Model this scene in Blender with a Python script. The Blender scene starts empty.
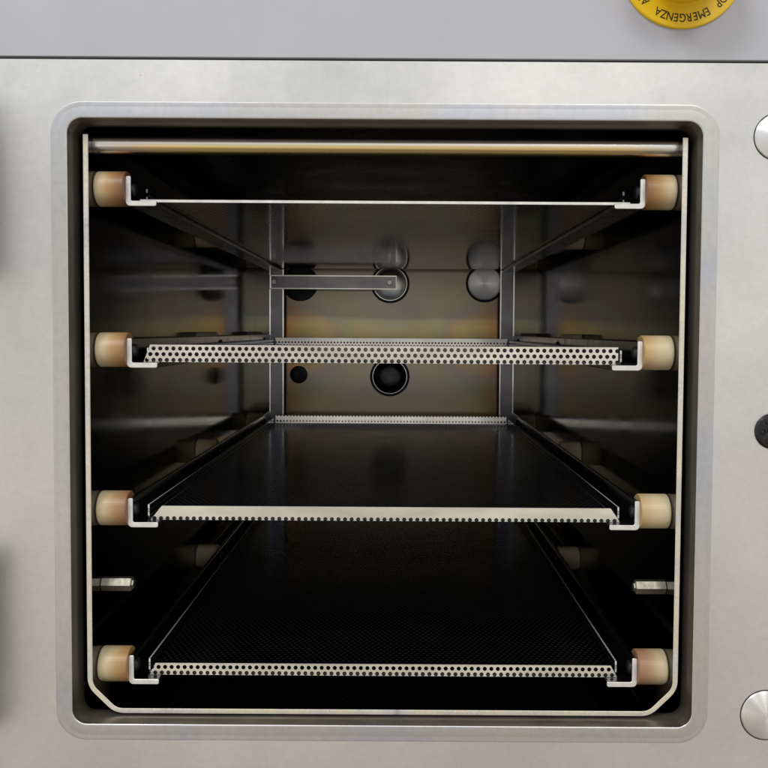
import bpy, bmesh, math, random
import numpy as np
from mathutils import Matrix, Vector

S = bpy.context.scene
COL = S.collection
random.seed(4)
MM = 0.001
PI = math.pi

# ------------------------------------------------------------------ camera
F, CU, CV, TH, ROLL = 850.0, 398.0, 365.0, 0.04, 0.006
fw = Vector((0, math.cos(TH), -math.sin(TH)))
up0 = Vector((0, math.sin(TH), math.cos(TH)))
rt0 = Vector((1, 0, 0))
rt = rt0 * math.cos(ROLL) + up0 * math.sin(ROLL)
up = up0 * math.cos(ROLL) - rt0 * math.sin(ROLL)
cam = bpy.data.cameras.new('camera')
cam.sensor_width = 36.0
cam.lens = 36.0 * F / 768.0
cam.shift_x = -(CU - 384) / 768.0
cam.shift_y = (CV - 384) / 768.0
cam.clip_start, cam.clip_end = 0.02, 50
co = bpy.data.objects.new('camera', cam)
COL.objects.link(co)
M = Matrix((rt, up, -fw)).transposed().to_4x4()
M.translation = Vector((7, -425, 26.5)) * MM
co.matrix_world = M
S.camera = co

# ------------------------------------------------------------------ light
w = bpy.data.worlds.new('World'); S.world = w; w.use_nodes = True
nt = w.node_tree; nt.nodes.clear()
wo = nt.nodes.new('ShaderNodeOutputWorld'); wb = nt.nodes.new('ShaderNodeBackground')
tc = nt.nodes.new('ShaderNodeTexCoord'); sx = nt.nodes.new('ShaderNodeSeparateXYZ')
mr = nt.nodes.new('ShaderNodeMapRange'); cr = nt.nodes.new('ShaderNodeValToRGB')
mr.inputs[1].default_value, mr.inputs[2].default_value = -0.9, 0.9
e = cr.color_ramp.elements
e[0].position = 0.10; e[0].color = (0.20, 0.17, 0.14, 1)
e[1].position = 0.95; e[1].color = (0.66, 0.67, 0.68, 1)
for p, c in ((0.36, (0.66, 0.598, 0.525, 1)), (0.50, (0.64, 0.628, 0.605, 1)), (0.62, (0.635, 0.64, 0.64, 1))):
    q = e.new(p); q.color = c
hx = nt.nodes.new('ShaderNodeMapRange')
hx.inputs[1].default_value, hx.inputs[2].default_value = -0.8, 0.8
hx.inputs[3].default_value, hx.inputs[4].default_value = 1.16, 0.98
L = nt.links.new
L(tc.outputs['Generated'], sx.inputs[0]); L(sx.outputs['Z'], mr.inputs[0]); L(mr.outputs[0], cr.inputs[0])
wn = nt.nodes.new('ShaderNodeTexNoise'); wn.inputs['Scale'].default_value = 2.6; wn.inputs['Detail'].default_value = 1.0
wm = nt.nodes.new('ShaderNodeMapRange')
wm.inputs[1].default_value, wm.inputs[2].default_value, wm.inputs[3].default_value, wm.inputs[4].default_value = 0.36, 0.64, 0.72, 1.30
ws = nt.nodes.new('ShaderNodeMath'); ws.operation = 'MULTIPLY'
L(tc.outputs['Generated'], wn.inputs['Vector']); L(wn.outputs['Fac'], wm.inputs[0])
L(sx.outputs['X'], hx.inputs[0]); L(hx.outputs[0], ws.inputs[0]); L(wm.outputs[0], ws.inputs[1]); L(ws.outputs[0], wb.inputs['Strength'])
L(cr.outputs[0], wb.inputs['Color']); L(wb.outputs[0], wo.inputs[0])

def area(name, loc, target, size, power, col=(1, 1, 1)):
    d = bpy.data.lights.new(name, 'AREA'); d.size = size; d.energy = power; d.color = col
    o = bpy.data.objects.new(name, d); COL.objects.link(o)
    o.location = loc
    o.rotation_euler = (Vector(target) - Vector(loc)).to_track_quat('-Z', 'Y').to_euler()
    return o
area('ceiling_lamp', (-0.9, -1.5, 1.9), (0, 0, 0), 0.7, 24, (1, 0.98, 0.95))
area('ceiling_lamp', (0.9, -2.1, 1.9), (0, 0, 0), 0.7, 18, (1, 0.95, 0.88))

S.view_settings.view_transform = 'Standard'
S.view_settings.look = 'None'
S.view_settings.exposure = 0.0
S.view_settings.gamma = 1.0
S.cycles.max_bounces = 12
S.cycles.glossy_bounces = 10
S.cycles.sample_clamp_indirect = 4.0

# ------------------------------------------------------------------ materials
def mat(name):
    m = bpy.data.materials.new(name); m.use_nodes = True
    n = m.node_tree.nodes; b = n['Principled BSDF']
    return m, m.node_tree, b

def node(t, typ, **kw):
    n = t.nodes.new(typ)
    for k, v in kw.items():
        if k.startswith('i_'):
            key = k[2:]
            n.inputs[int(key) if key.isdigit() else key].default_value = v
        else:
            setattr(n, k, v)
    return n

def coords(t, scale=(1, 1, 1), loc=(0, 0, 0)):
    c = node(t, 'ShaderNodeTexCoord'); mp = node(t, 'ShaderNodeMapping')
    mp.inputs['Scale'].default_value = scale; mp.inputs['Location'].default_value = loc
    t.links.new(c.outputs['Object'], mp.inputs[0])
    return mp.outputs[0]

def noise(t, vec, scale, detail=3, rough=0.55):
    n = node(t, 'ShaderNodeTexNoise'); n.inputs['Scale'].default_value = scale
    n.inputs['Detail'].default_value = detail; n.inputs['Roughness'].default_value = rough
    t.links.new(vec, n.inputs['Vector'])
    return n.outputs['Fac']

def ramp(t, fac, stops):
    r = node(t, 'ShaderNodeValToRGB'); el = r.color_ramp.elements
    el[0].position, el[0].color = stops[0][0], (*stops[0][1], 1)
    el[1].position, el[1].color = stops[-1][0], (*stops[-1][1], 1)
    for p, c in stops[1:-1]:
        q = el.new(p); q.color = (*c, 1)
    t.links.new(fac, r.inputs[0])
    return r.outputs[0]

def mix(t, fac, a, b, mode='MIX'):
    m = node(t, 'ShaderNodeMix', data_type='RGBA', blend_type=mode)
    for v, i in ((fac, 0), (a, 6), (b, 7)):
        if isinstance(v, (int, float)): m.inputs[i].default_value = v
        elif isinstance(v, tuple): m.inputs[i].default_value = (*v, 1)
        else: t.links.new(v, m.inputs[i])
    return m.outputs[2]

def bump(t, b, h, strength, dist=0.0005):
    n = node(t, 'ShaderNodeBump'); n.inputs['Strength'].default_value = strength
    n.inputs['Distance'].default_value = dist
    t.links.new(h, n.inputs['Height']); t.links.new(n.outputs[0], b.inputs['Normal'])

def maprange(t, v, a, b, c, d):
    n = node(t, 'ShaderNodeMapRange'); t.links.new(v, n.inputs[0])
    for i, x in enumerate((a, b, c, d)): n.inputs[i + 1].default_value = x
    return n.outputs[0]

def metal(name, lo, hi, rough, scale=60, stretch=(1, 1, 1), rvar=0.06, bmp=0.0, metallic=1.0, bscale=None, spec=0.5):
    m, t, b = mat(name)
    v = coords(t, stretch)
    n = noise(t, v, scale, 4)
    t.links.new(ramp(t, n, [(0.3, lo), (0.7, hi)]), b.inputs['Base Color'])
    n2 = noise(t, v, scale * 2.3, 3)
    t.links.new(maprange(t, n2, 0.3, 0.7, rough - rvar, rough + rvar), b.inputs['Roughness'])
    b.inputs['Metallic'].default_value = metallic
    if bmp: bump(t, b, noise(t, v, bscale or scale * 6, 3), bmp, 0.0003)
    return m, t, b

# brushed and dulled front sheet with grime specks
def panel_material():
    m, t, b = mat('brushed_front_steel')
    v = coords(t)
    cloud = noise(t, v, 9, 5, 0.6)
    base = ramp(t, cloud, [(0.26, (0.62, 0.62, 0.605)), (0.5, (0.735, 0.735, 0.725)), (0.74, (0.82, 0.82, 0.81))])
    grain = noise(t, coords(t, (14, 1, 160)), 9, 3, 0.6)
    base = mix(t, 0.32, base, ramp(t, grain, [(0.3, (0.86, 0.86, 0.86)), (0.7, (1, 1, 1))]), 'MULTIPLY')
    mott = noise(t, v, 260, 3, 0.7)
    base = mix(t, 0.5, base, ramp(t, mott, [(0.35, (0.90, 0.90, 0.89)), (0.6, (1, 1, 1))]), 'MULTIPLY')
    vo = node(t, 'ShaderNodeTexVoronoi', feature='F1'); vo.inputs['Scale'].default_value = 34
    t.links.new(v, vo.inputs['Vector'])
    sp = node(t, 'ShaderNodeSeparateColor'); t.links.new(vo.outputs['Color'], sp.inputs[0])
    size = maprange(t, sp.outputs[0], 0.50, 1.0, 0.0, 0.034)
    d = node(t, 'ShaderNodeMath', operation='LESS_THAN'); t.links.new(vo.outputs['Distance'], d.inputs[0]); t.links.new(size, d.inputs[1])
    dm = node(t, 'ShaderNodeMath', operation='MULTIPLY', i_1=0.42); t.links.new(d.outputs[0], dm.inputs[0])
    base = mix(t, dm.outputs[0], base, (0.20, 0.18, 0.16))
    t.links.new(base, b.inputs['Base Color'])
    b.inputs['Metallic'].default_value = 0.92
    t.links.new(maprange(t, cloud, 0.3, 0.7, 0.32, 0.46), b.inputs['Roughness'])
    b.inputs['Anisotropic'].default_value = 0.2
    h = mix(t, 0.75, grain, mott)
    bump(t, b, h, 0.09, 0.0002)
    return m
M_PANEL = panel_material()

def rim_material():
    m, t, b = mat('heat_tinted_rim_steel')
    n = noise(t, coords(t, (1, 1, 1)), 9, 2)
    base = ramp(t, n, [(0.30, (0.62, 0.612, 0.58)), (0.46, (0.61, 0.605, 0.59)), (0.56, (0.555, 0.575, 0.625)), (0.64, (0.605, 0.592, 0.60)), (0.72, (0.63, 0.612, 0.565))])
    mott = noise(t, coords(t), 240, 3, 0.7)
    base = mix(t, 0.7, base, ramp(t, mott, [(0.35, (0.88, 0.88, 0.87)), (0.62, (1, 1, 1))]), 'MULTIPLY')
    t.links.new(base, b.inputs['Base Color'])
    b.inputs['Metallic'].default_value = 0.96
    t.links.new(maprange(t, n, 0.3, 0.7, 0.30, 0.44), b.inputs['Roughness'])
    g = noise(t, coords(t, (1, 1, 1)), 70, 4)
    bump(t, b, g, 0.10, 0.0004)
    return m
M_RIM = rim_material()
M_LIP, _, _ = metal('dark_lip_steel', (0.15, 0.133, 0.106), (0.22, 0.198, 0.16), 0.40, 30, (1, 1, 1), 0.06, 0.08, 0.8)
M_INNER, _, _ = metal('shaded_chamber_steel', (0.045, 0.045, 0.048), (0.075, 0.074, 0.077), 0.3, 12)  # interior darkness put into the steel's base colour
M_SHEET, _, _ = metal('dull_rack_sheet_steel', (0.047, 0.047, 0.051), (0.076, 0.075, 0.080), 0.115, 14, (1, 1, 1), 0.035)
M_RAIL, _, _ = metal('rail_steel', (0.15, 0.15, 0.155), (0.21, 0.205, 0.21), 0.24, 30, (1, 1, 1), 0.05, 0.04)
M_CUT, _, _ = metal('raw_cut_steel', (0.68, 0.68, 0.66), (0.88, 0.875, 0.855), 0.38, 160, (1, 1, 1), 0.10, 0.2, 0.45, 500)
M_TRAY, _, _ = metal('perforated_tray_steel', (0.60, 0.565, 0.49), (0.86, 0.82, 0.73), 0.30, 26, (1, 1, 3), 0.08, 0.05, 0.8)
M_EDGE, _t, _b = metal('tinted_sheet_edge', (0.50, 0.49, 0.46), (0.86, 0.85, 0.81), 0.36, 38, (1, 1, 1), 0.12, 0.2, 0.55, 400)
_t.links.new(mix(_t, 0.6, ramp(_t, noise(_t, coords(_t), 22, 5, 0.65), [(0.28, (0.45, 0.44, 0.43)), (0.45, (0.80, 0.79, 0.76)), (0.56, (0.86, 0.80, 0.66)), (0.70, (0.70, 0.70, 0.73))]),
    ramp(_t, noise(_t, coords(_t), 700, 3, 0.7), [(0.3, (0.74, 0.73, 0.71)), (0.65, (1.0, 0.99, 0.97))]), 'MULTIPLY'), _b.inputs['Base Color'])
M_FLOOR, _, _ = metal('shaded_tray_steel', (0.16, 0.164, 0.178), (0.23, 0.235, 0.25), 0.17, 20, (1, 1, 1), 0.04)  # darkened copy of the tray steel, dark interior reflections put into its colour
M_BRIGHT, _, _ = metal('glint_steel', (0.74, 0.71, 0.64), (0.88, 0.86, 0.80), 0.16, 30, (1, 1, 1), 0.03)  # bright steel standing in for glints on post edges and rear lips
M_FLOOR_LIT, _, _ = metal('lit_tray_steel', (0.40, 0.37, 0.33), (0.50, 0.465, 0.42), 0.10, 20, (1, 1, 1), 0.03)  # lighter floor copy for the top tray, back wall's reflected light in its colour
M_FLOOR.node_tree.nodes['Principled BSDF'].inputs['Specular Tint'].default_value = (0.75, 0.77, 0.83, 1)
M_HOLE, _, _ = metal('shaded_hole_wall', (0.010, 0.010, 0.011), (0.02, 0.02, 0.022), 0.5, 60, (1, 1, 1), 0.05, 0, 0.5)  # shade inside the floor holes put into the wall colour
M_STRIP, _, _ = metal('grey_strip_steel', (0.28, 0.27, 0.29), (0.35, 0.345, 0.36), 0.24, 30, (1, 1, 1), 0.05)
M_SCREW, _, _ = metal('screw_steel', (0.62, 0.62, 0.62), (0.75, 0.75, 0.75), 0.25, 200)
M_BLACK, _, _ = metal('blackened_metal', (0.018, 0.018, 0.02), (0.04, 0.04, 0.045), 0.35, 120, (1, 1, 1), 0.08, 0.1, 0.6)
M_KNURL, _, _ = metal('dark_dusty_metal', (0.10, 0.10, 0.11), (0.30, 0.29, 0.29), 0.40, 140, (1, 1, 1), 0.08, 0.6, 1.0, 500)
M_HEX, _, _ = metal('pale_hex_steel', (0.22, 0.215, 0.18), (0.28, 0.275, 0.225), 0.45, 200)
M_CHROME, _, _ = metal('polished_ring_steel', (0.62, 0.62, 0.60), (0.72, 0.72, 0.70), 0.18, 60)

def backwall_material():
    m, t, b = mat('rainbow_stain_reflection_steel')
    c = node(t, 'ShaderNodeTexCoord'); s = node(t, 'ShaderNodeSeparateXYZ'); t.links.new(c.outputs['Object'], s.inputs[0])
    v = coords(t)
    n = noise(t, v, 9, 3)
    n2 = noise(t, coords(t, (1, 1, 2.5)), 16, 2)
    # oxide film bands across the sheet, reflected light and dark painted in, bent by noise
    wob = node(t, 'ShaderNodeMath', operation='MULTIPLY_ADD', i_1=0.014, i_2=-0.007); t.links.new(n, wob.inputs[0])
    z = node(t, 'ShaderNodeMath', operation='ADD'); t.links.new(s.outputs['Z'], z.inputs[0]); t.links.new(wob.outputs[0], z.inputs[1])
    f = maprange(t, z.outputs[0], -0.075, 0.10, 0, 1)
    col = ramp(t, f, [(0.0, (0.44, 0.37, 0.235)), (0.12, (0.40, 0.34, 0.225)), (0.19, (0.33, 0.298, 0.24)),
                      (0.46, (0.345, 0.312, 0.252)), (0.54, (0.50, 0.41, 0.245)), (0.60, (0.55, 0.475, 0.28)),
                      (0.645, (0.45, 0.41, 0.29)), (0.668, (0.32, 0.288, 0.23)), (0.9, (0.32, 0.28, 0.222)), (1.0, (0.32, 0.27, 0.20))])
    # rainbow rings round the lower corners of the upper field
    axr = node(t, 'ShaderNodeMath', operation='ABSOLUTE'); t.links.new(s.outputs['X'], axr.inputs[0])
    cx = node(t, 'ShaderNodeCombineXYZ'); t.links.new(axr.outputs[0], cx.inputs[0]); t.links.new(z.outputs[0], cx.inputs[1])
    dv = node(t, 'ShaderNodeVectorMath', operation='DISTANCE'); t.links.new(cx.outputs[0], dv.inputs[0]); dv.inputs[1].default_value = (0.098, 0.012, 0)
    rg = ramp(t, maprange(t, dv.outputs['Value'], 0.0, 0.085, 0, 1), [(0.0, (0.85, 0.90, 1.05)), (0.22, (1.2, 1.05, 0.75)), (0.36, (1.25, 0.98, 0.80)), (0.46, (0.95, 0.86, 1.0)), (0.58, (0.90, 1.0, 0.90)), (0.75, (1.08, 1.0, 0.85)), (1.0, (1, 1, 1))])
    col = mix(t, 0.85, col, rg, 'MULTIPLY')
    # purple, red and green fringes near the sides
    ax = node(t, 'ShaderNodeMath', operation='ABSOLUTE'); t.links.new(s.outputs['X'], ax.inputs[0])
    ax2 = node(t, 'ShaderNodeMath', operation='ADD'); t.links.new(ax.outputs[0], ax2.inputs[0]); t.links.new(wob.outputs[0], ax2.inputs[1])
    fx = maprange(t, ax2.outputs[0], 0.075, 0.135, 0, 1)
    fr = ramp(t, fx, [(0.0, (1, 1, 1)), (0.30, (0.96, 1.0, 0.90)), (0.46, (1.12, 1.0, 0.74)), (0.60, (1.15, 0.80, 0.62)), (0.72, (0.85, 0.70, 0.86)), (1.0, (0.85, 0.92, 1.05))])
    col = mix(t, 0.8, col, fr, 'MULTIPLY')
    col = mix(t, 0.35, col, ramp(t, n2, [(0.3, (0.75, 0.72, 0.80)), (0.5, (1, 1, 1)), (0.7, (1.0, 1.0, 0.86))]), 'MULTIPLY')
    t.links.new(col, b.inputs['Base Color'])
    b.inputs['Metallic'].default_value = 0.95
    b.inputs['Roughness'].default_value = 0.19
    return m
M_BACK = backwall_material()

def turned_material():
    m, t, b = mat('lathe_turned_steel')
    c = node(t, 'ShaderNodeTexCoord')
    ln = node(t, 'ShaderNodeVectorMath', operation='LENGTH'); t.links.new(c.outputs['Object'], ln.inputs[0])
    wv = node(t, 'ShaderNodeTexNoise', noise_dimensions='1D'); wv.inputs['Scale'].default_value = 2600
    t.links.new(ln.outputs['Value'], wv.inputs['W'])
    t.links.new(ramp(t, wv.outputs['Fac'], [(0.3, (0.80, 0.80, 0.80)), (0.7, (0.95, 0.94, 0.93))]), b.inputs['Base Color'])
    b.inputs['Metallic'].default_value = 1.0
    b.inputs['Roughness'].default_value = 0.34
    b.inputs['Anisotropic'].default_value = 0.9
    tg = node(t, 'ShaderNodeTangent', direction_type='RADIAL', axis='Z')
    t.links.new(tg.outputs[0], b.inputs['Tangent']); b.inputs['Anisotropic Rotation'].default_value = 0.25
    bump(t, b, wv.outputs['Fac'], 0.08, 0.0002)
    return m
M_TURNED = turned_material()

def rod_material():
    m, t, b = mat('straw_tinted_rod_steel')
    c = node(t, 'ShaderNodeTexCoord'); s = node(t, 'ShaderNodeSeparateXYZ'); t.links.new(c.outputs['Object'], s.inputs[0])
    n = noise(t, coords(t, (1, 1, 1)), 18, 3)
    ax = node(t, 'ShaderNodeMath', operation='ABSOLUTE'); t.links.new(s.outputs['X'], ax.inputs[0])
    nn = node(t, 'ShaderNodeMath', operation='MULTIPLY_ADD', i_1=0.03, i_2=-0.015); t.links.new(n, nn.inputs[0])
    a2 = node(t, 'ShaderNodeMath', operation='ADD'); t.links.new(ax.outputs[0], a2.inputs[0]); t.links.new(nn.outputs[0], a2.inputs[1])
    end = ramp(t, maprange(t, a2.outputs[0], 0.09, 0.15, 0, 1), [(0.0, (0.92, 0.74, 0.34)), (0.5, (0.90, 0.69, 0.36)), (0.75, (0.76, 0.66, 0.50)), (1.0, (0.74, 0.74, 0.77))])
    zz = maprange(t, s.outputs['Z'], -0.0012, 0.0008, 0, 1)
    col = mix(t, zz, end, (0.84, 0.82, 0.79))  # paler upper half: ceiling reflection painted over the straw tint
    t.links.new(col, b.inputs['Base Color'])
    b.inputs['Metallic'].default_value = 1.0; b.inputs['Roughness'].default_value = 0.25
    return m
M_ROD = rod_material()

def spacer_material():
    # cream ceramic, baked brown towards the rail; object colour red = how far, green = purple amount
    m, t, b = mat('baked_cream_ceramic')
    c = node(t, 'ShaderNodeTexCoord'); s = node(t, 'ShaderNodeSeparateXYZ'); t.links.new(c.outputs['Object'], s.inputs[0])
    oi = node(t, 'ShaderNodeObjectInfo'); so = node(t, 'ShaderNodeSeparateColor'); t.links.new(oi.outputs['Color'], so.inputs[0])
    n = noise(t, coords(t, (1, 1, 1)), 75, 3, 0.5)
    f = maprange(t, s.outputs['X'], 0.0, 0.0165, 0.0, 1.0)
    a = node(t, 'ShaderNodeMath', operation='MULTIPLY_ADD', i_1=0.32, i_2=-0.16); t.links.new(n, a.inputs[0])
    ad = node(t, 'ShaderNodeMath', operation='ADD'); t.links.new(f, ad.inputs[0]); t.links.new(a.outputs[0], ad.inputs[1])
    am = node(t, 'ShaderNodeMath', operation='MULTIPLY'); t.links.new(ad.outputs[0], am.inputs[0]); t.links.new(so.outputs[0], am.inputs[1])
    brown = ramp(t, am.outputs[0], [(0.0, (0.66, 0.575, 0.385)), (0.22, (0.61, 0.50, 0.30)), (0.45, (0.47, 0.30, 0.125)), (0.72, (0.31, 0.155, 0.055)), (1.0, (0.15, 0.06, 0.034))])
    pf = ramp(t, ad.outputs[0], [(0.1, (0, 0, 0)), (0.65, (1, 1, 1)), (1.0, (0.6, 0.6, 0.6))])
    pm = node(t, 'ShaderNodeMath', operation='MULTIPLY'); t.links.new(pf, pm.inputs[0]); t.links.new(so.outputs[1], pm.inputs[1])
    col = mix(t, pm.outputs[0], brown, (0.30, 0.165, 0.145))
    t.links.new(col, b.inputs['Base Color'])
    b.inputs['Roughness'].default_value = 0.42
    b.inputs['Subsurface Weight'].default_value = 0.25
    b.inputs['Subsurface Radius'].default_value = (0.003, 0.002, 0.001)
    return m
M_CERAMIC = spacer_material()

def paint(name, col, rough, nscale=40, var=0.05, grain=0.0):
    m, t, b = mat(name)
    v = coords(t)
    n = noise(t, v, nscale, 4)
    lo = tuple(c * (1 - var) for c in col); hi = tuple(min(1, c * (1 + var)) for c in col)
    t.links.new(ramp(t, n, [(0.3, lo), (0.7, hi)]), b.inputs['Base Color'])
    b.inputs['Roughness'].default_value = rough
    if grain: bump(t, b, noise(t, v, 900, 2), grain, 0.0002)
    return m
M_FASCIA = paint('grey_powder_coat', (0.45, 0.462, 0.505), 0.5, 25, 0.035, 0.25)
M_YELLOW = paint('yellow_plastic', (0.90, 0.60, 0.008), 0.4, 60, 0.04)
M_RED = paint('red_plastic', (0.45, 0.02, 0.015), 0.35)
M_PLASTIC = paint('black_plastic', (0.006, 0.006, 0.008), 0.25, 80, 0.2, 0.1)
M_INK = paint('black_printing', (0.05, 0.032, 0.004), 0.6)

# ------------------------------------------------------------------ mesh helpers (all sizes in millimetres)
def link(name, me, m, parent=None, smooth=False):
    o = bpy.data.objects.new(name, me); COL.objects.link(o)
    if m:
        for q in (m if isinstance(m, (list, tuple)) else [m]): me.materials.append(q)
    if smooth:
        for p in me.polygons: p.use_smooth = True
    if parent: o.parent = parent
    return o

def from_bm(bm, name):
    me = bpy.data.meshes.new(name); bm.normal_update(); bm.to_mesh(me); bm.free(); return me

def thing(name, label, cat, loc=(0, 0, 0), group=None):
    o = bpy.data.objects.new(name, None); COL.objects.link(o)
    o.empty_display_size = 0.02
    o.location = Vector(loc) * MM
    o['label'] = label; o['category'] = cat
    if group: o['group'] = group
    return o

def box_bm(bm, x0, x1, y0, y1, z0, z1):
    v = [bm.verts.new(Vector(p) * MM) for p in ((x0, y0, z0), (x1, y0, z0), (x1, y1, z0), (x0, y1, z0), (x0, y0, z1), (x1, y0, z1), (x1, y1, z1), (x0, y1, z1))]
    for f in ((0, 3, 2, 1), (4, 5, 6, 7), (0, 1, 5, 4), (1, 2, 6, 5), (2, 3, 7, 6), (3, 0, 4, 7)):
        bm.faces.new([v[i] for i in f])

def bevel_all(bm, w, seg=2):
    bmesh.ops.bevel(bm, geom=bm.edges[:], offset=w * MM, segments=seg, affect='EDGES', profile=0.6)

def sweep_y(poly, y0, y1, bev=0.0, taper=None):
    """closed xz polygon extruded along y (front face at y0)"""
    bm = bmesh.new()
    a = [bm.verts.new((x * MM, y0 * MM, z * MM)) for x, z in poly]
    b = [bm.verts.new((x * MM, y1 * MM, z * MM)) for x, z in poly]
    n = len(poly)
    bm.faces.new(a); bm.faces.new(b[::-1])
    for i in range(n):
        bm.faces.new((a[i], b[i], b[(i + 1) % n], a[(i + 1) % n]))
    bmesh.ops.recalc_face_normals(bm, faces=bm.faces[:])
    if bev: bevel_all(bm, bev)
    return bm

def lathe(profile, seg=48):
    """profile (r, h) in mm turned round local Z; first and last points close the surface"""
    bm = bmesh.new(); rings = []
    for r, h in profile:
        if r < 1e-6: rings.append([bm.verts.new((0, 0, h * MM))])
        else: rings.append([bm.verts.new((r * MM * math.cos(2 * PI * k / seg), r * MM * math.sin(2 * PI * k / seg), h * MM)) for k in range(seg)])
    for A, B in zip(rings, rings[1:]):
        for k in range(seg):
            k2 = (k + 1) % seg
            if len(A) == 1 and len(B) == 1: continue
            if len(A) == 1: bm.faces.new((A[0], B[k2], B[k]))
            elif len(B) == 1: bm.faces.new((A[k], A[k2], B[0]))
            else: bm.faces.new((A[k], A[k2], B[k2], B[k]))
    bmesh.ops.recalc_face_normals(bm, faces=bm.faces[:])
    return bm

def smooth_angle(o, deg=35):
    me = o.data
    for p in me.polygons: p.use_smooth = True
    bm = bmesh.new(); bm.from_mesh(me)
    for ed in bm.edges:
        if len(ed.link_faces) == 2:
            ed.smooth = ed.calc_face_angle(0) < math.radians(deg)
    bm.to_mesh(me); bm.free()

FACE_OUT = Matrix.Rotation(PI / 2, 4, 'X')      # local +Z -> world -Y (towards the viewer)
def turned(name, profile, m, parent, x, y, z, seg=48, ang=30):
    me = from_bm(lathe(profile, seg), name)
    o = link(name, me, m, parent)
    o.matrix_local = Matrix.Translation(Vector((x, y, z)) * MM) @ FACE_OUT
    smooth_angle(o, ang)
    return o

def rrect(x0, x1, z0, z1, r, n=10):
    pts = []
    for cx, cz, a0 in ((x1 - r, z1 - r, 0), (x0 + r, z1 - r, 90), (x0 + r, z0 + r, 180), (x1 - r, z0 + r, 270)):
        for k in range(n + 1):
            a = math.radians(a0 + 90 * k / n)
            pts.append((cx + r * math.cos(a), cz + r * math.sin(a)))
    return pts

def circle(x, z, r, n=48):
    return [(x + r * math.cos(2 * PI * k / n), z + r * math.sin(2 * PI * k / n)) for k in range(n)]

def plate(name, rings, y0, y1, m, parent, bev=0.0):
    """flat sheet in the xz plane with holes, thickness y0..y1"""
    cu = bpy.data.curves.new(name, 'CURVE'); cu.dimensions = '2D'; cu.fill_mode = 'BOTH'
    for ring in rings:
        sp = cu.splines.new('POLY'); sp.points.add(len(ring) - 1); sp.use_cyclic_u = True
        for p, (x, z) in zip(sp.points, ring): p.co = (x * MM, z * MM, 0, 1)
    cu.extrude = (y1 - y0) / 2 * MM - bev * MM
    cu.bevel_depth = bev * MM; cu.bevel_resolution = 2
    if bev: cu.offset = -bev * MM
    tmp = bpy.data.objects.new('tmp', cu); COL.objects.link(tmp)
    dg = bpy.context.evaluated_depsgraph_get(); dg.update()
    me = bpy.data.meshes.new_from_object(tmp.evaluated_get(dg))
    bpy.data.objects.remove(tmp); bpy.data.curves.remove(cu)
    me.transform(FACE_OUT); me.transform(Matrix.Translation((0, (y0 + y1) / 2 * MM, 0)))
    me.materials.clear(); me.name = name
    return link(name, me, m, parent)

# ------------------------------------------------------------------ the chamber
OX0, OX1, OZ0, OZ1, ORAD = -157.7, 157.5, -174.4, 131.0, 7.5
chamber = thing('vacuum_chamber', 'grey stainless steel chamber front with a rounded square opening and a yellow emergency button above', 'vacuum chamber')

# front sheet with the opening, and unseen blocks added to shade its left edge
def off(d): return rrect(OX0 - d, OX1 + d, OZ0 - d, OZ1 + d, ORAD + d, 12)
front = plate('front_panel', [[(-330, -330), (330, -330), (330, 159.5), (-330, 159.5)], off(7.9)], 0, 2, M_PANEL, chamber)
def shade_block(z0, z1):
    bm = bmesh.new(); box_bm(bm, -238, -201.5, -34, 0.2, z0, z1); bevel_all(bm, 6, 4)
    q = link('edge_shade_block', from_bm(bm, 'edge_shade_block'), M_BLACK, chamber); smooth_angle(q, 40)
shade_block(52, 146); shade_block(-182, -90)

# rim: raised welded flange and the lip running inwards
PR = [(8.3, 0.08), (8.0, -0.008), (7.5, -0.02), (5.9, -0.02), (5.6, 0.0), (5.3, -0.02), (3.0, -0.035), (1.2, -0.05), (0.6, -0.04), (0.2, 0.03), (0.0, 0.25)]
LP = [(0.0, 0.25), (-0.1, 0.7), (-0.35, 4.6), (-0.75, 5.2), (-0.8, 9.0), (-1.15, 9.6), (-1.35, 13.2), (-1.2, 14.2), (-0.4, 15), (2.0, 15.2), (12.0, 15.2)]
def rim(profile, name, m, parent):
    bm = bmesh.new()
    rings = [[bm.verts.new((x * MM, y * MM, z * MM)) for x, z in off(d)] for d, y in profile]
    for A, B in zip(rings, rings[1:]):
        n = len(A)
        for k in range(n): bm.faces.new((A[k], A[(k + 1) % n], B[(k + 1) % n], B[k]))
    bmesh.ops.recalc_face_normals(bm, faces=bm.faces[:])
    o = link(name, from_bm(bm, name), m, parent); smooth_angle(o, 50); return o
rim(PR, 'opening_flange', M_RIM, chamber)
rim(LP, 'opening_lip', M_LIP, chamber)

# chamber body: dark box behind the lip, open at front, rounded corners
IX0, IX1, IZ0, IZ1, BACK = OX0 - 12, OX1 + 12, OZ0 - 12, OZ1 + 12, 516
bm = bmesh.new()
ra = off(12.0)
A = [bm.verts.new((x * MM, 15 * MM, z * MM)) for x, z in ra]
B = [bm.verts.new((x * MM, BACK * MM, z * MM)) for x, z in ra]
for k in range(len(A)): bm.faces.new((A[k], A[(k + 1) % len(A)], B[(k + 1) % len(A)], B[k]))
body = link('chamber_body', from_bm(bm, 'chamber_body'), M_INNER, chamber); smooth_angle(body, 40)

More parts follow.
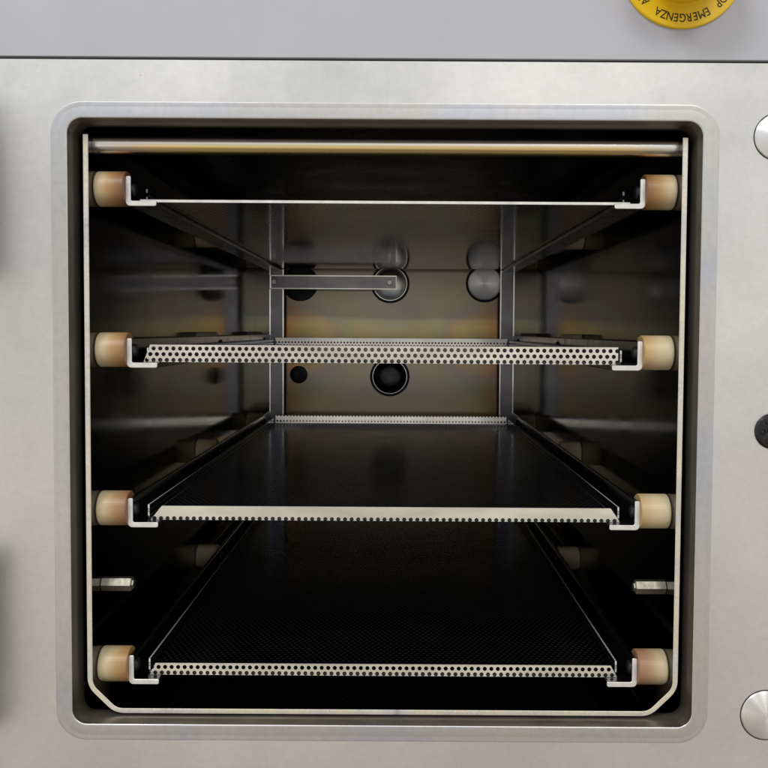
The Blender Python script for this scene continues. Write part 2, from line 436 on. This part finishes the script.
# back wall with its ports
PORTS = {'a': (-101.5, 78.7, 20.0), 'b': (-2.2, 78.5, 21.5), 'c': (102.2, 79.5, 21.0), 'd': (-2.0, -24.0, 22.0), 'e': (-103.0, -22.5, 9.8)}
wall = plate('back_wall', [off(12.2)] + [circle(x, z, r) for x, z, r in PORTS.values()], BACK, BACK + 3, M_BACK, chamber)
def bore(x, z, r, depth, m=M_BLACK):
    return turned('port_bore', [(r + 0.6, -3.2), (r + 0.05, -3.2), (r + 0.05, -depth), (0, -depth)], m, wall, x, BACK, z)
bore(*PORTS['a'], 30); bore(*PORTS['e'], 30)
bore(*PORTS['b'], 12); bore(*PORTS['c'], 12); bore(*PORTS['d'], 12)
x, z, r = PORTS['b']
turned('port_ring', [(17.2, -8), (17.2, 0.6), (17.8, 1.2), (18.8, 1.2), (19.4, 0.6), (19.4, -8)], M_CHROME, wall, x, BACK, z)
turned('port_plug', [(0, 0.2), (9, 0.0), (16.0, -1.4), (16.9, -2.4), (16.9, -8)], M_CHROME, wall, x, BACK, z)
x, z, r = PORTS['c']
pc = turned('port_cover', [(0, 4.0), (16.5, 2.9), (18.2, 2.4), (18.6, 1.9), (18.6, -8)], M_TURNED, wall, x, BACK, z, 64)
pc.matrix_local = Matrix.Translation(Vector((x, BACK, z)) * MM) @ FACE_OUT @ Matrix.Rotation(math.radians(-7), 4, 'Y') @ Matrix.Rotation(math.radians(3), 4, 'X')  # cover tilted so that its face catches light from the opening
x, z, r = PORTS['d']
turned('port_ring', [(17.9, -8), (17.9, 0.6), (18.5, 1.1), (19.2, 1.1), (19.7, 0.5), (19.7, -8)], M_CHROME, wall, x, BACK, z)
turned('port_plug', [(0, 1.6), (3, 1.5), (9, 1.0), (14, -0.4), (16.6, -2.2), (17.3, -4), (17.3, -8)], M_KNURL, wall, x, BACK, z)

# grey control fascia above the gap, and what shows in the gap
fascia = plate('control_fascia', [[(-330, 160.75), (330, 160.75), (330, 330), (-330, 330)]], -0.6, 3, M_FASCIA, chamber, 0.35)
bm = bmesh.new(); box_bm(bm, -330, 330, 5, 9, 152, 168)
link('gap_strip', from_bm(bm, 'gap_strip'), M_BLACK, chamber)

# emergency stop: yellow legend disc, lettering, collar and mushroom head
EX, EZ, ER = 145.2, 206.2, 30.6
disc = turned('emergency_button', [(0, 1.6), (ER - 0.5, 1.6), (ER, 1.1), (ER, 0)], M_YELLOW, chamber, EX, -0.6, EZ, 96)
turned('collar', [(0, 5.5), (17.6, 5.5), (18.4, 4.7), (18.6, 1.65)], M_YELLOW, disc, 0, 0, 0).matrix_local = Matrix()
turned('push_head', [(12.5, 5.6), (12.5, 13), (19.2, 14.5), (20, 16), (20, 23), (18.8, 25.5), (14, 27), (0, 27.6)], M_RED, disc, 0, 0, 0).matrix_local = Matrix()
letters = []
def ring_text(chars, deg0, step):
    # clockwise word, tops outwards; deg measured from straight down, positive to the right of the picture
    for k, ch in enumerate(chars):
        if ch == ' ': continue
        letters.append((ch, deg0 - step * k))
ring_text('EMERGENZA', 28.6, 7.05)
ring_text('STOP', 43.5 + 3 * 7.05, 7.05)
ring_text('AR', -46.3, 6.5)
bm = bmesh.new()
for ch, deg in letters:
    cu = bpy.data.curves.new('glyph', 'FONT'); cu.body = ch; cu.size = 5.7 * MM; cu.align_x = 'CENTER'
    cu.extrude = 0.04 * MM; cu.offset = (0.0 if ch == 'M' else 0.05) * MM
    tmp = bpy.data.objects.new('glyph', cu); COL.objects.link(tmp)
    dg = bpy.context.evaluated_depsgraph_get(); dg.update()
    me = bpy.data.meshes.new_from_object(tmp.evaluated_get(dg)); bpy.data.objects.remove(tmp)
    ph = math.radians(deg)
    # outward radial direction on the disc (disc local x right, y up)
    phi = -PI / 2 + ph
    me.transform(Matrix.Rotation(phi - PI / 2, 4, 'Z') @ Matrix.Translation((0, 23.7 * MM, 1.66 * MM)) @ Matrix.Diagonal((0.82, 1, 1, 1)))
    bm.from_mesh(me)
    if ch == 'M':      # the wide letter is thickened by a second, slightly shifted impression
        me.transform(Matrix.Translation((0.13 * MM * math.cos(ph), 0.13 * MM * math.sin(ph), 0.01 * MM))); bm.from_mesh(me)
    bpy.data.meshes.remove(me)
lt = link('lettering', from_bm(bm, 'lettering'), M_INK, disc)

# turned studs and the black latch at the right edge
for x, z, r in ((194.2, 123.6, 11.4), (195.0, -167.6, 12.5)):
    st = turned('door_stud', [(0, 1.5), (1.0, 1.55), (r - 0.9, 0.75), (r - 0.3, 0.5), (r, 0.1), (r, -3)], M_TURNED, chamber, x, -0.1, z, 72)
    turned('shadow_gap', [(r + 0.5, 0.06), (r, 0.06)], M_BLACK, st, 0, 0, 0).matrix_local = Matrix()
lat = turned('latch_socket', [(0, -4), (3.2, -4), (3.4, 1.2), (6.6, 1.6), (8.2, 1.2), (9.0, 0.4), (9.2, -0.5)], M_PLASTIC, chamber, 195.2, -0.3, -22.6, 64)
turned('ball', [(0, 2.4), (1.2, 2.2), (2.3, 1.4), (2.9, 0), (2.9, -4)], M_CHROME, lat, 0, 0, 0).matrix_local = Matrix()
for k in range(6):
    a = k * PI / 3 + PI + 0.02
    q = turned('screw', [(0, 1.35), (1.0, 1.35), (1.25, 2.1), (1.5, 1.5)], M_BLACK, lat, 0, 0, 0, 20)
    q.matrix_local = Matrix.Translation((5.6 * MM * math.cos(a), 5.6 * MM * math.sin(a), 0))

# ------------------------------------------------------------------ the rack
rack = thing('tray_rack', 'steel rack lining the chamber with four pairs of angle rails on cream ceramic spacers', 'rack', (0, 8, -172.4))
RO = Vector((0, 8, -172.4))
def rpar(o):
    o.parent = rack
    o.matrix_parent_inverse = Matrix.Translation(-RO * MM)
    return o
CF, CB, CX, CT, CBOT, TK = 8.0, 515.7, 152.8, 124.8, -172.4, 2.6
outer = [(-CX, CT), (-CX, -158.6), (-138.8, CBOT), (138.8, CBOT), (CX, -158.6), (CX, CT)]
i = TK; k = TK * 0.414
inner = [(CX - i, CT), (CX - i, -158.6 + k), (138.8 - k, CBOT + i), (-138.8 + k, CBOT + i), (-CX + i, -158.6 + k), (-CX + i, CT)]
def soften(pts, idx, r, n=5):
    out = []
    for j, p in enumerate(pts):
        if j not in idx: out.append(p); continue
        a, c = Vector(pts[j - 1]), Vector(pts[j + 1]); p = Vector(p)
        s, t = p + (a - p).normalized() * r, p + (c - p).normalized() * r
        for q in range(n + 1):
            u = q / n
            out.append(tuple((1 - u) ** 2 * s + 2 * u * (1 - u) * p + u * u * t))
    return out
ro = soften(outer, (1, 2, 3, 4), 5); ri = soften(inner, (1, 2, 3, 4), 3.2)
# ring of quads between outer and inner outline, front rim in raw cut steel
bm = bmesh.new()
n = len(ro); ri_r = ri[::-1]
def ring_at(y, s=0.0):
    a = [bm.verts.new((x * MM, y * MM, z * MM)) for x, z in ro]
    b = [bm.verts.new((x * MM, y * MM, z * MM)) for x, z in ri_r]
    return a, b
fa, fb = ring_at(CF); ga, gb = ring_at(CB)
for j in range(n - 1):
    f = bm.faces.new((fa[j], fa[j + 1], fb[j + 1], fb[j])); f.material_index = 1
    bm.faces.new((ga[j], gb[j], gb[j + 1], ga[j + 1]))
    bm.faces.new((fa[j], ga[j], ga[j + 1], fa[j + 1]))
    bm.faces.new((fb[j], fb[j + 1], gb[j + 1], gb[j]))
bm.faces.new((fa[0], fb[0], gb[0], ga[0])); bm.faces.new((fa[-1], ga[-1], gb[-1], fb[-1]))
bmesh.ops.recalc_face_normals(bm, faces=bm.faces[:])
front_edges = [e_ for e_ in bm.edges if all(abs(v.co.y - CF * MM) < 1e-7 for v in e_.verts) and any(f.material_index == 0 for f in e_.link_faces)]
bmesh.ops.bevel(bm, geom=front_edges, offset=0.35 * MM, segments=2, affect='EDGES', material=1)
sheet = rpar(link('rack_shell', from_bm(bm, 'rack_shell'), [M_SHEET, M_EDGE])); smooth_angle(sheet, 30)

# tie rod across the top
me = from_bm(lathe([(4.55, -150.1), (4.55, 150.1)], 40), 'tie_rod')
me.transform(Matrix.Rotation(PI / 2, 4, 'Y'))
rod = rpar(link('tie_rod', me, M_ROD, None, True)); rod.location = Vector((0, 18, 121.4)) * MM

# rear posts with bright edges, and the contact strip bolted to the left one
def strip(name, x0, x1, z0, z1, y0, y1):
    bm = bmesh.new(); box_bm(bm, x0, x1, y0, y1, z0, z1)
    # edge highlights: narrow bright lands added, tilted to reflect the opening's light
    W = 1.15
    for (ax, az, bx, bz), (ix, iz) in (((x0, z0, x0, z1), (1, 0)), ((x1, z0, x1, z1), (-1, 0)), ((x0, z0, x1, z0), (0, 1)), ((x0, z1, x1, z1), (0, -1))):
        cx_, cz_ = (ax + bx) / 2, min(max((az + bz) / 2, 20), 80)
        nx, nz = math.tan(-cx_ * 0.00155), math.tan((42 - cz_) * 0.0015)      # slope of the land
        q = [(ax, az), (bx, bz), (bx + ix * W, bz + iz * W), (ax + ix * W, az + iz * W)]
        if ix: y_ = [y0 - 0.3 + nx * (x - cx_) for x, z in q]
        else: y_ = [y0 - 0.3 + nz * (z - az) for x, z in q]
        ft = [bm.verts.new(Vector((x, y, z)) * MM) for (x, z), y in zip(q, y_)]
        bk = [bm.verts.new(Vector((x, y0 + 0.2, z)) * MM) for x, z in q]
        bm.faces.new(ft).material_index = 1
        for k_ in range(4): bm.faces.new((ft[k_], ft[(k_ + 1) % 4], bk[(k_ + 1) % 4], bk[k_])).material_index = 1
    bmesh.ops.recalc_face_normals(bm, faces=bm.faces[:])
    return from_bm(bm, name)
for s in (-1, 1):
    xs = sorted((s * 117.6, s * 133.0))
    rpar(link('rear_post', strip('rear_post', xs[0], xs[1], CBOT + TK, CT, 500.6, 503.6), [M_STRIP, M_BRIGHT]))
lk = rpar(link('contact_strip', strip('contact_strip', -132.0, 5.2, 71.2, 86.2, 497.4, 500.4), [M_STRIP, M_BRIGHT]))
for x in (-127.4, -2.6):
    q = turned('screw', [(0, 0.4), (1.2, 0.4), (1.3, 1.6), (2.6, 1.6), (3.1, 1.0), (3.2, -0.2)], M_SCREW, lk, x, 497.3, 78.9, 28)

# angle rails, one pair per level: legs stand outside, feet point inwards
RZ = [90.4, 6.5, -77.5, -161.3]
RF, RB, RX, RT = 18.0, 500.0, 134.6, 2.7
def rail_mesh(s):
    p = [(RX, 0), (RX, 15.4), (RX - RT, 15.4), (RX - RT, RT + 0.8), (RX - RT - 0.8, RT), (RX - 15.9, RT), (RX - 15.9, 0)]
    p = [(x, z) for x, z in p]
    p2 = soften(p + [p[0]], (0,), 1, 1)[:-1] if False else p
    # rounded outer bend and rounded toes
    def arc(cx, cz, r, a0, a1, n=5): return [(cx + r * math.cos(math.radians(a0 + (a1 - a0) * k / n)), cz + r * math.sin(math.radians(a0 + (a1 - a0) * k / n))) for k in range(n + 1)]
    q = arc(RX - 2.4, 2.4, 2.4, -90, 0) + arc(RX - .9, 14.5, .9, 0, 90, 3) + arc(RX - RT + .5, 14.9, .5, 90, 180, 2) \
        + arc(RX - RT - .9, RT + .9, .9, 0, -90, 4) + arc(RX - 15.4, RT - .5, .5, 90, 180, 2) + arc(RX - 15.0, .9, .9, 180, 270, 3)
    q = [(s * x, z) for x, z in q]
    bm = sweep_y(q, RF, RB)
    for f in bm.faces:
        if f.calc_center_median().y < (RF + 0.01) * MM: f.material_index = 1
    fe = [e_ for e_ in bm.edges if all(v.co.y < (RF + 0.01) * MM for v in e_.verts)]
    bmesh.ops.bevel(bm, geom=fe, offset=0.25 * MM, segments=1, affect='EDGES', material=1)
    return from_bm(bm, 'rail')
rails = {s: rail_mesh(s) for s in (-1, 1)}
for s in (-1, 1):
    for q in (M_RAIL, M_CUT): rails[s].materials.append(q)

# spacer: turned ceramic barrel, local Z is its axis from the shell wall to the rail
SL = (CX - TK) - RX
me_sp = from_bm(lathe([(0, 0), (7.9, 0), (8.7, 0.25), (9.1, 0.9), (9.1, SL - 0.5), (8.8, SL), (0, SL)], 48), 'spacer')
me_sp.transform(Matrix.Rotation(PI / 2, 4, 'Y'))
me_sp.materials.append(M_CERAMIC)
TINT = {(0, -1): (1.0, 0.10), (0, 1): (0.85, 0.04), (1, -1): (0.80, 0.15), (1, 1): (0.46, 0.0), (2, -1): (0.82, 0.22), (2, 1): (0.42, 0.0), (3, -1): (0.68, 0.10), (3, 1): (0.72, 0.55)}
me_bolt = from_bm(lathe([(0, 1.7), (2.6, 1.5), (3.4, 0.7), (3.5, 0)], 24), 'bolt_head')
me_bolt.materials.append(M_BLACK)
first = {}
def part(name, me):
    o = bpy.data.objects.new(name, me); COL.objects.link(o); return o
for lv, rz in enumerate(RZ):
    for s in (-1, 1):
        r = rpar(part('rail', rails[s])); r.location = Vector((0, 0, rz)) * MM
        for y in (23, 240, 458):
            sp = rpar(part('spacer', me_sp))
            sp.location = Vector((s * (CX - TK), y, rz + 9.3)) * MM
            sp.rotation_euler = (0.9 * lv + y, 0, 0) if s < 0 else (0.9 * lv + y, 0, PI)
            a, b = TINT[(lv, s)]
            if y > 30: a = a * random.uniform(0.15, 0.5); b = random.uniform(0, .2)
            sp.color = (a, b, 0, 1)
            bo = part('bolt_head', me_bolt); bo.parent = r
            bo.location = Vector((s * (RX - RT), y, 9.0)) * MM
            bo.rotation_euler = (0, -s * PI / 2, 0)
for s in (-1, 1):
    bm = lathe([(0, 17.0), (2.4, 17.0), (2.5, 16.2), (3.5, 16.2), (3.9, 15.7), (3.9, 0.3), (3.5, 0), (0, 0)], 6)
    me = from_bm(bm, 'hex_standoff'); me.transform(Matrix.Rotation(PI / 2, 4, 'Y'))
    h = rpar(link('hex_standoff', me, M_HEX)); h.location = Vector((s * (CX - TK), 24, -109.2)) * MM
    h.rotation_euler = (PI / 6, 0, 0) if s < 0 else (PI / 6, 0, PI)

# ------------------------------------------------------------------ perforated trays
P, HR = 3.5, 1.13
def perf(u0, u1, v0, v1, ou, ov, nseg, mapping, th, rows=None, ends=None, m=None, edge=None):
    """hexagonally perforated sheet; rows limits the hole rows (None = all); mapping(u, v, t) -> xyz mm.
    ends(v) gives the u limits at height v (mitred ends)."""
    RV = P * math.sqrt(3) / 2
    j0, j1 = math.floor((v0 - ov) / RV) - 1, math.ceil((v1 - ov) / RV) + 1
    i0, i1 = math.floor((u0 - ou) / P) - 1, math.ceil((u1 - ou) / P) + 1
    cen = []; solid = []
    for j in range(j0, j1 + 1):
        for i_ in range(i0, i1 + 1):
            cu_, cv_ = ou + i_ * P + (P / 2 if j % 2 else 0), ov + j * RV
            if cu_ < u0 - P * .49 or cu_ > u1 + P * .49 or cv_ < v0 - P * .57 or cv_ > v1 + P * .57: continue
            cen.append((cu_, cv_)); solid.append(rows is not None and j not in rows)
    cen = np.array(cen); solid = np.array(solid)
    ang = np.radians(30 + 360 / nseg * np.arange(nseg))
    rad = np.full(nseg, P / math.sqrt(3))
    if nseg == 12: rad[1::2] = P / 2
    ho = np.stack([np.cos(ang) * rad, np.sin(ang) * rad], 1)
    hi_ = np.stack([np.cos(ang), np.sin(ang)], 1) * HR
    N = len(cen)
    inner = np.where(solid[:, None, None], 0.0, hi_[None])
    pts = np.concatenate([cen[:, None] + ho[None], cen[:, None] + inner], 1)      # N, 2n, 2
    v = np.clip(pts[..., 1], v0, v1)
    if ends: lo, hi2 = ends(v)
    else: lo, hi2 = u0, u1
    u = np.clip(pts[..., 0], lo, hi2)
    top = mapping(u, v, 0.0); bot = mapping(u, v, th)
    V = np.concatenate([top, bot], 1).reshape(-1, 3) * MM                          # per cell: oT iT oB iB
    q = []
    for k in range(nseg):
        k2 = (k + 1) % nseg
        q.append((k, k2, nseg + k2, nseg + k))
        q.append((2 * nseg + k2, 2 * nseg + k, 3 * nseg + k, 3 * nseg + k2))
        q.append((nseg + k, nseg + k2, 3 * nseg + k2, 3 * nseg + k))
        q.append((k2, k, 2 * nseg + k, 2 * nseg + k2))
    q = np.array(q)
    # outer walls are only wanted where the cell meets the sheet's edge
    faces = (np.arange(N)[:, None, None] * 4 * nseg + q[None]).reshape(-1, 4)
    kind = np.tile(np.tile(np.arange(4), nseg), N)
    A, B, C, D = (V[faces[:, i_]] for i_ in range(4))
    ar = np.linalg.norm(np.cross(C - A, D - B), axis=1)
    ud = u.reshape(N, -1); vd = v.reshape(N, -1)
    uu = np.concatenate([ud, ud], 1).reshape(-1); vv = np.concatenate([vd, vd], 1).reshape(-1)
    lo_f = np.broadcast_to(lo, u.shape).reshape(N, -1); hi_f = np.broadcast_to(hi2, u.shape).reshape(N, -1)
    lo_f = np.concatenate([lo_f, lo_f], 1).reshape(-1); hi_f = np.concatenate([hi_f, hi_f], 1).reshape(-1)
    a_, b_ = faces[:, 0], faces[:, 1]
    eps = 1e-4
    onedge = (((np.abs(vv[a_] - v0) < eps) & (np.abs(vv[b_] - v0) < eps)) | ((np.abs(vv[a_] - v1) < eps) & (np.abs(vv[b_] - v1) < eps))
              | ((np.abs(uu - lo_f)[a_] < eps) & (np.abs(uu - lo_f)[b_] < eps)) | ((np.abs(uu - hi_f)[a_] < eps) & (np.abs(uu - hi_f)[b_] < eps)))
    keep = (ar > 1e-11) & ((kind != 3) | onedge)
    faces = faces[keep]
    me = bpy.data.meshes.new('perforated')
    me.vertices.add(len(V)); me.vertices.foreach_set('co', V.ravel().astype(np.float32))
    me.loops.add(faces.size); me.loops.foreach_set('vertex_index', faces.ravel().astype(np.int32))
    me.polygons.add(len(faces)); me.polygons.foreach_set('loop_start', np.arange(0, faces.size, 4, dtype=np.int32))
    me.polygons.foreach_set('material_index', np.choose(kind[keep], (0, 0, 2, 1)).astype(np.int32))
    me.polygons.foreach_set('use_smooth', np.zeros(len(faces), dtype=bool))
    me.update(calc_edges=True); me.validate()
    me.materials.append(m or M_TRAY); me.materials.append(edge or M_CUT); me.materials.append(M_HOLE if m in (M_FLOOR, M_FLOOR_LIT) else M_RAIL)
    return me

TX, TF, TB, TT = 126.4, 24.0, 490.0, 1.4      # half width, front, back, thickness
# every tray mesh has its origin at the tray's front centre, underside
flat_me = perf(-128.6, 128.6, 0, TB - TF, 0.4, 1.3, 6, lambda u, v, t: np.stack([u, v, TT - t + 0 * u], -1), TT, range(1, 400), None, M_FLOOR_LIT)
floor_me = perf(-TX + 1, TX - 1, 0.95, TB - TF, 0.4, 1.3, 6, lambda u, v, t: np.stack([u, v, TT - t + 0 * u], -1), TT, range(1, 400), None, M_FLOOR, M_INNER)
def front_lip(height, rows, x0, x1, ml, mr_, ov=0.8):
    # leans back a hair, mitred ends: ml / mr_ = how far the top corner is set in
    def ends(v):
        f = np.clip(v / height, 0, 1)
        return x0 + ml * f, x1 - mr_ * f
    return perf(x0, x1, 0.05, height, 0.6, ov, 12, lambda u, v, t: np.stack([u, -0.02 + t + 0.02 * v, v + 0.0 * u], -1), 0.6, rows, ends)
def rear_lip(height, rows, ov=1.35):  # leaned back so that its face reflects light from the opening
    return perf(-TX + 2, TX - 2, TT, height, 0.2, ov, 12, lambda u, v, t: np.stack([u, TB - TF - 2.2 + t + 0.085 * v, v + 0.0 * u], -1), 0.7, rows, None, M_BRIGHT)
RVP = P * math.sqrt(3) / 2
side_h = 1.35 + 2 * RVP
side_me = {(s, e_.name): perf(3.5, TB - TF - 3, TT, side_h, 1.0, 1.35, 6, (lambda s: lambda u, v, t: np.stack([s * (TX - t) + 0 * u, u, v], -1))(s), 0.9, None, None, M_FLOOR, e_) for s in (-1, 1) for e_ in (M_CUT, M_FLOOR)}
GR = 'perforated trays in the chamber'
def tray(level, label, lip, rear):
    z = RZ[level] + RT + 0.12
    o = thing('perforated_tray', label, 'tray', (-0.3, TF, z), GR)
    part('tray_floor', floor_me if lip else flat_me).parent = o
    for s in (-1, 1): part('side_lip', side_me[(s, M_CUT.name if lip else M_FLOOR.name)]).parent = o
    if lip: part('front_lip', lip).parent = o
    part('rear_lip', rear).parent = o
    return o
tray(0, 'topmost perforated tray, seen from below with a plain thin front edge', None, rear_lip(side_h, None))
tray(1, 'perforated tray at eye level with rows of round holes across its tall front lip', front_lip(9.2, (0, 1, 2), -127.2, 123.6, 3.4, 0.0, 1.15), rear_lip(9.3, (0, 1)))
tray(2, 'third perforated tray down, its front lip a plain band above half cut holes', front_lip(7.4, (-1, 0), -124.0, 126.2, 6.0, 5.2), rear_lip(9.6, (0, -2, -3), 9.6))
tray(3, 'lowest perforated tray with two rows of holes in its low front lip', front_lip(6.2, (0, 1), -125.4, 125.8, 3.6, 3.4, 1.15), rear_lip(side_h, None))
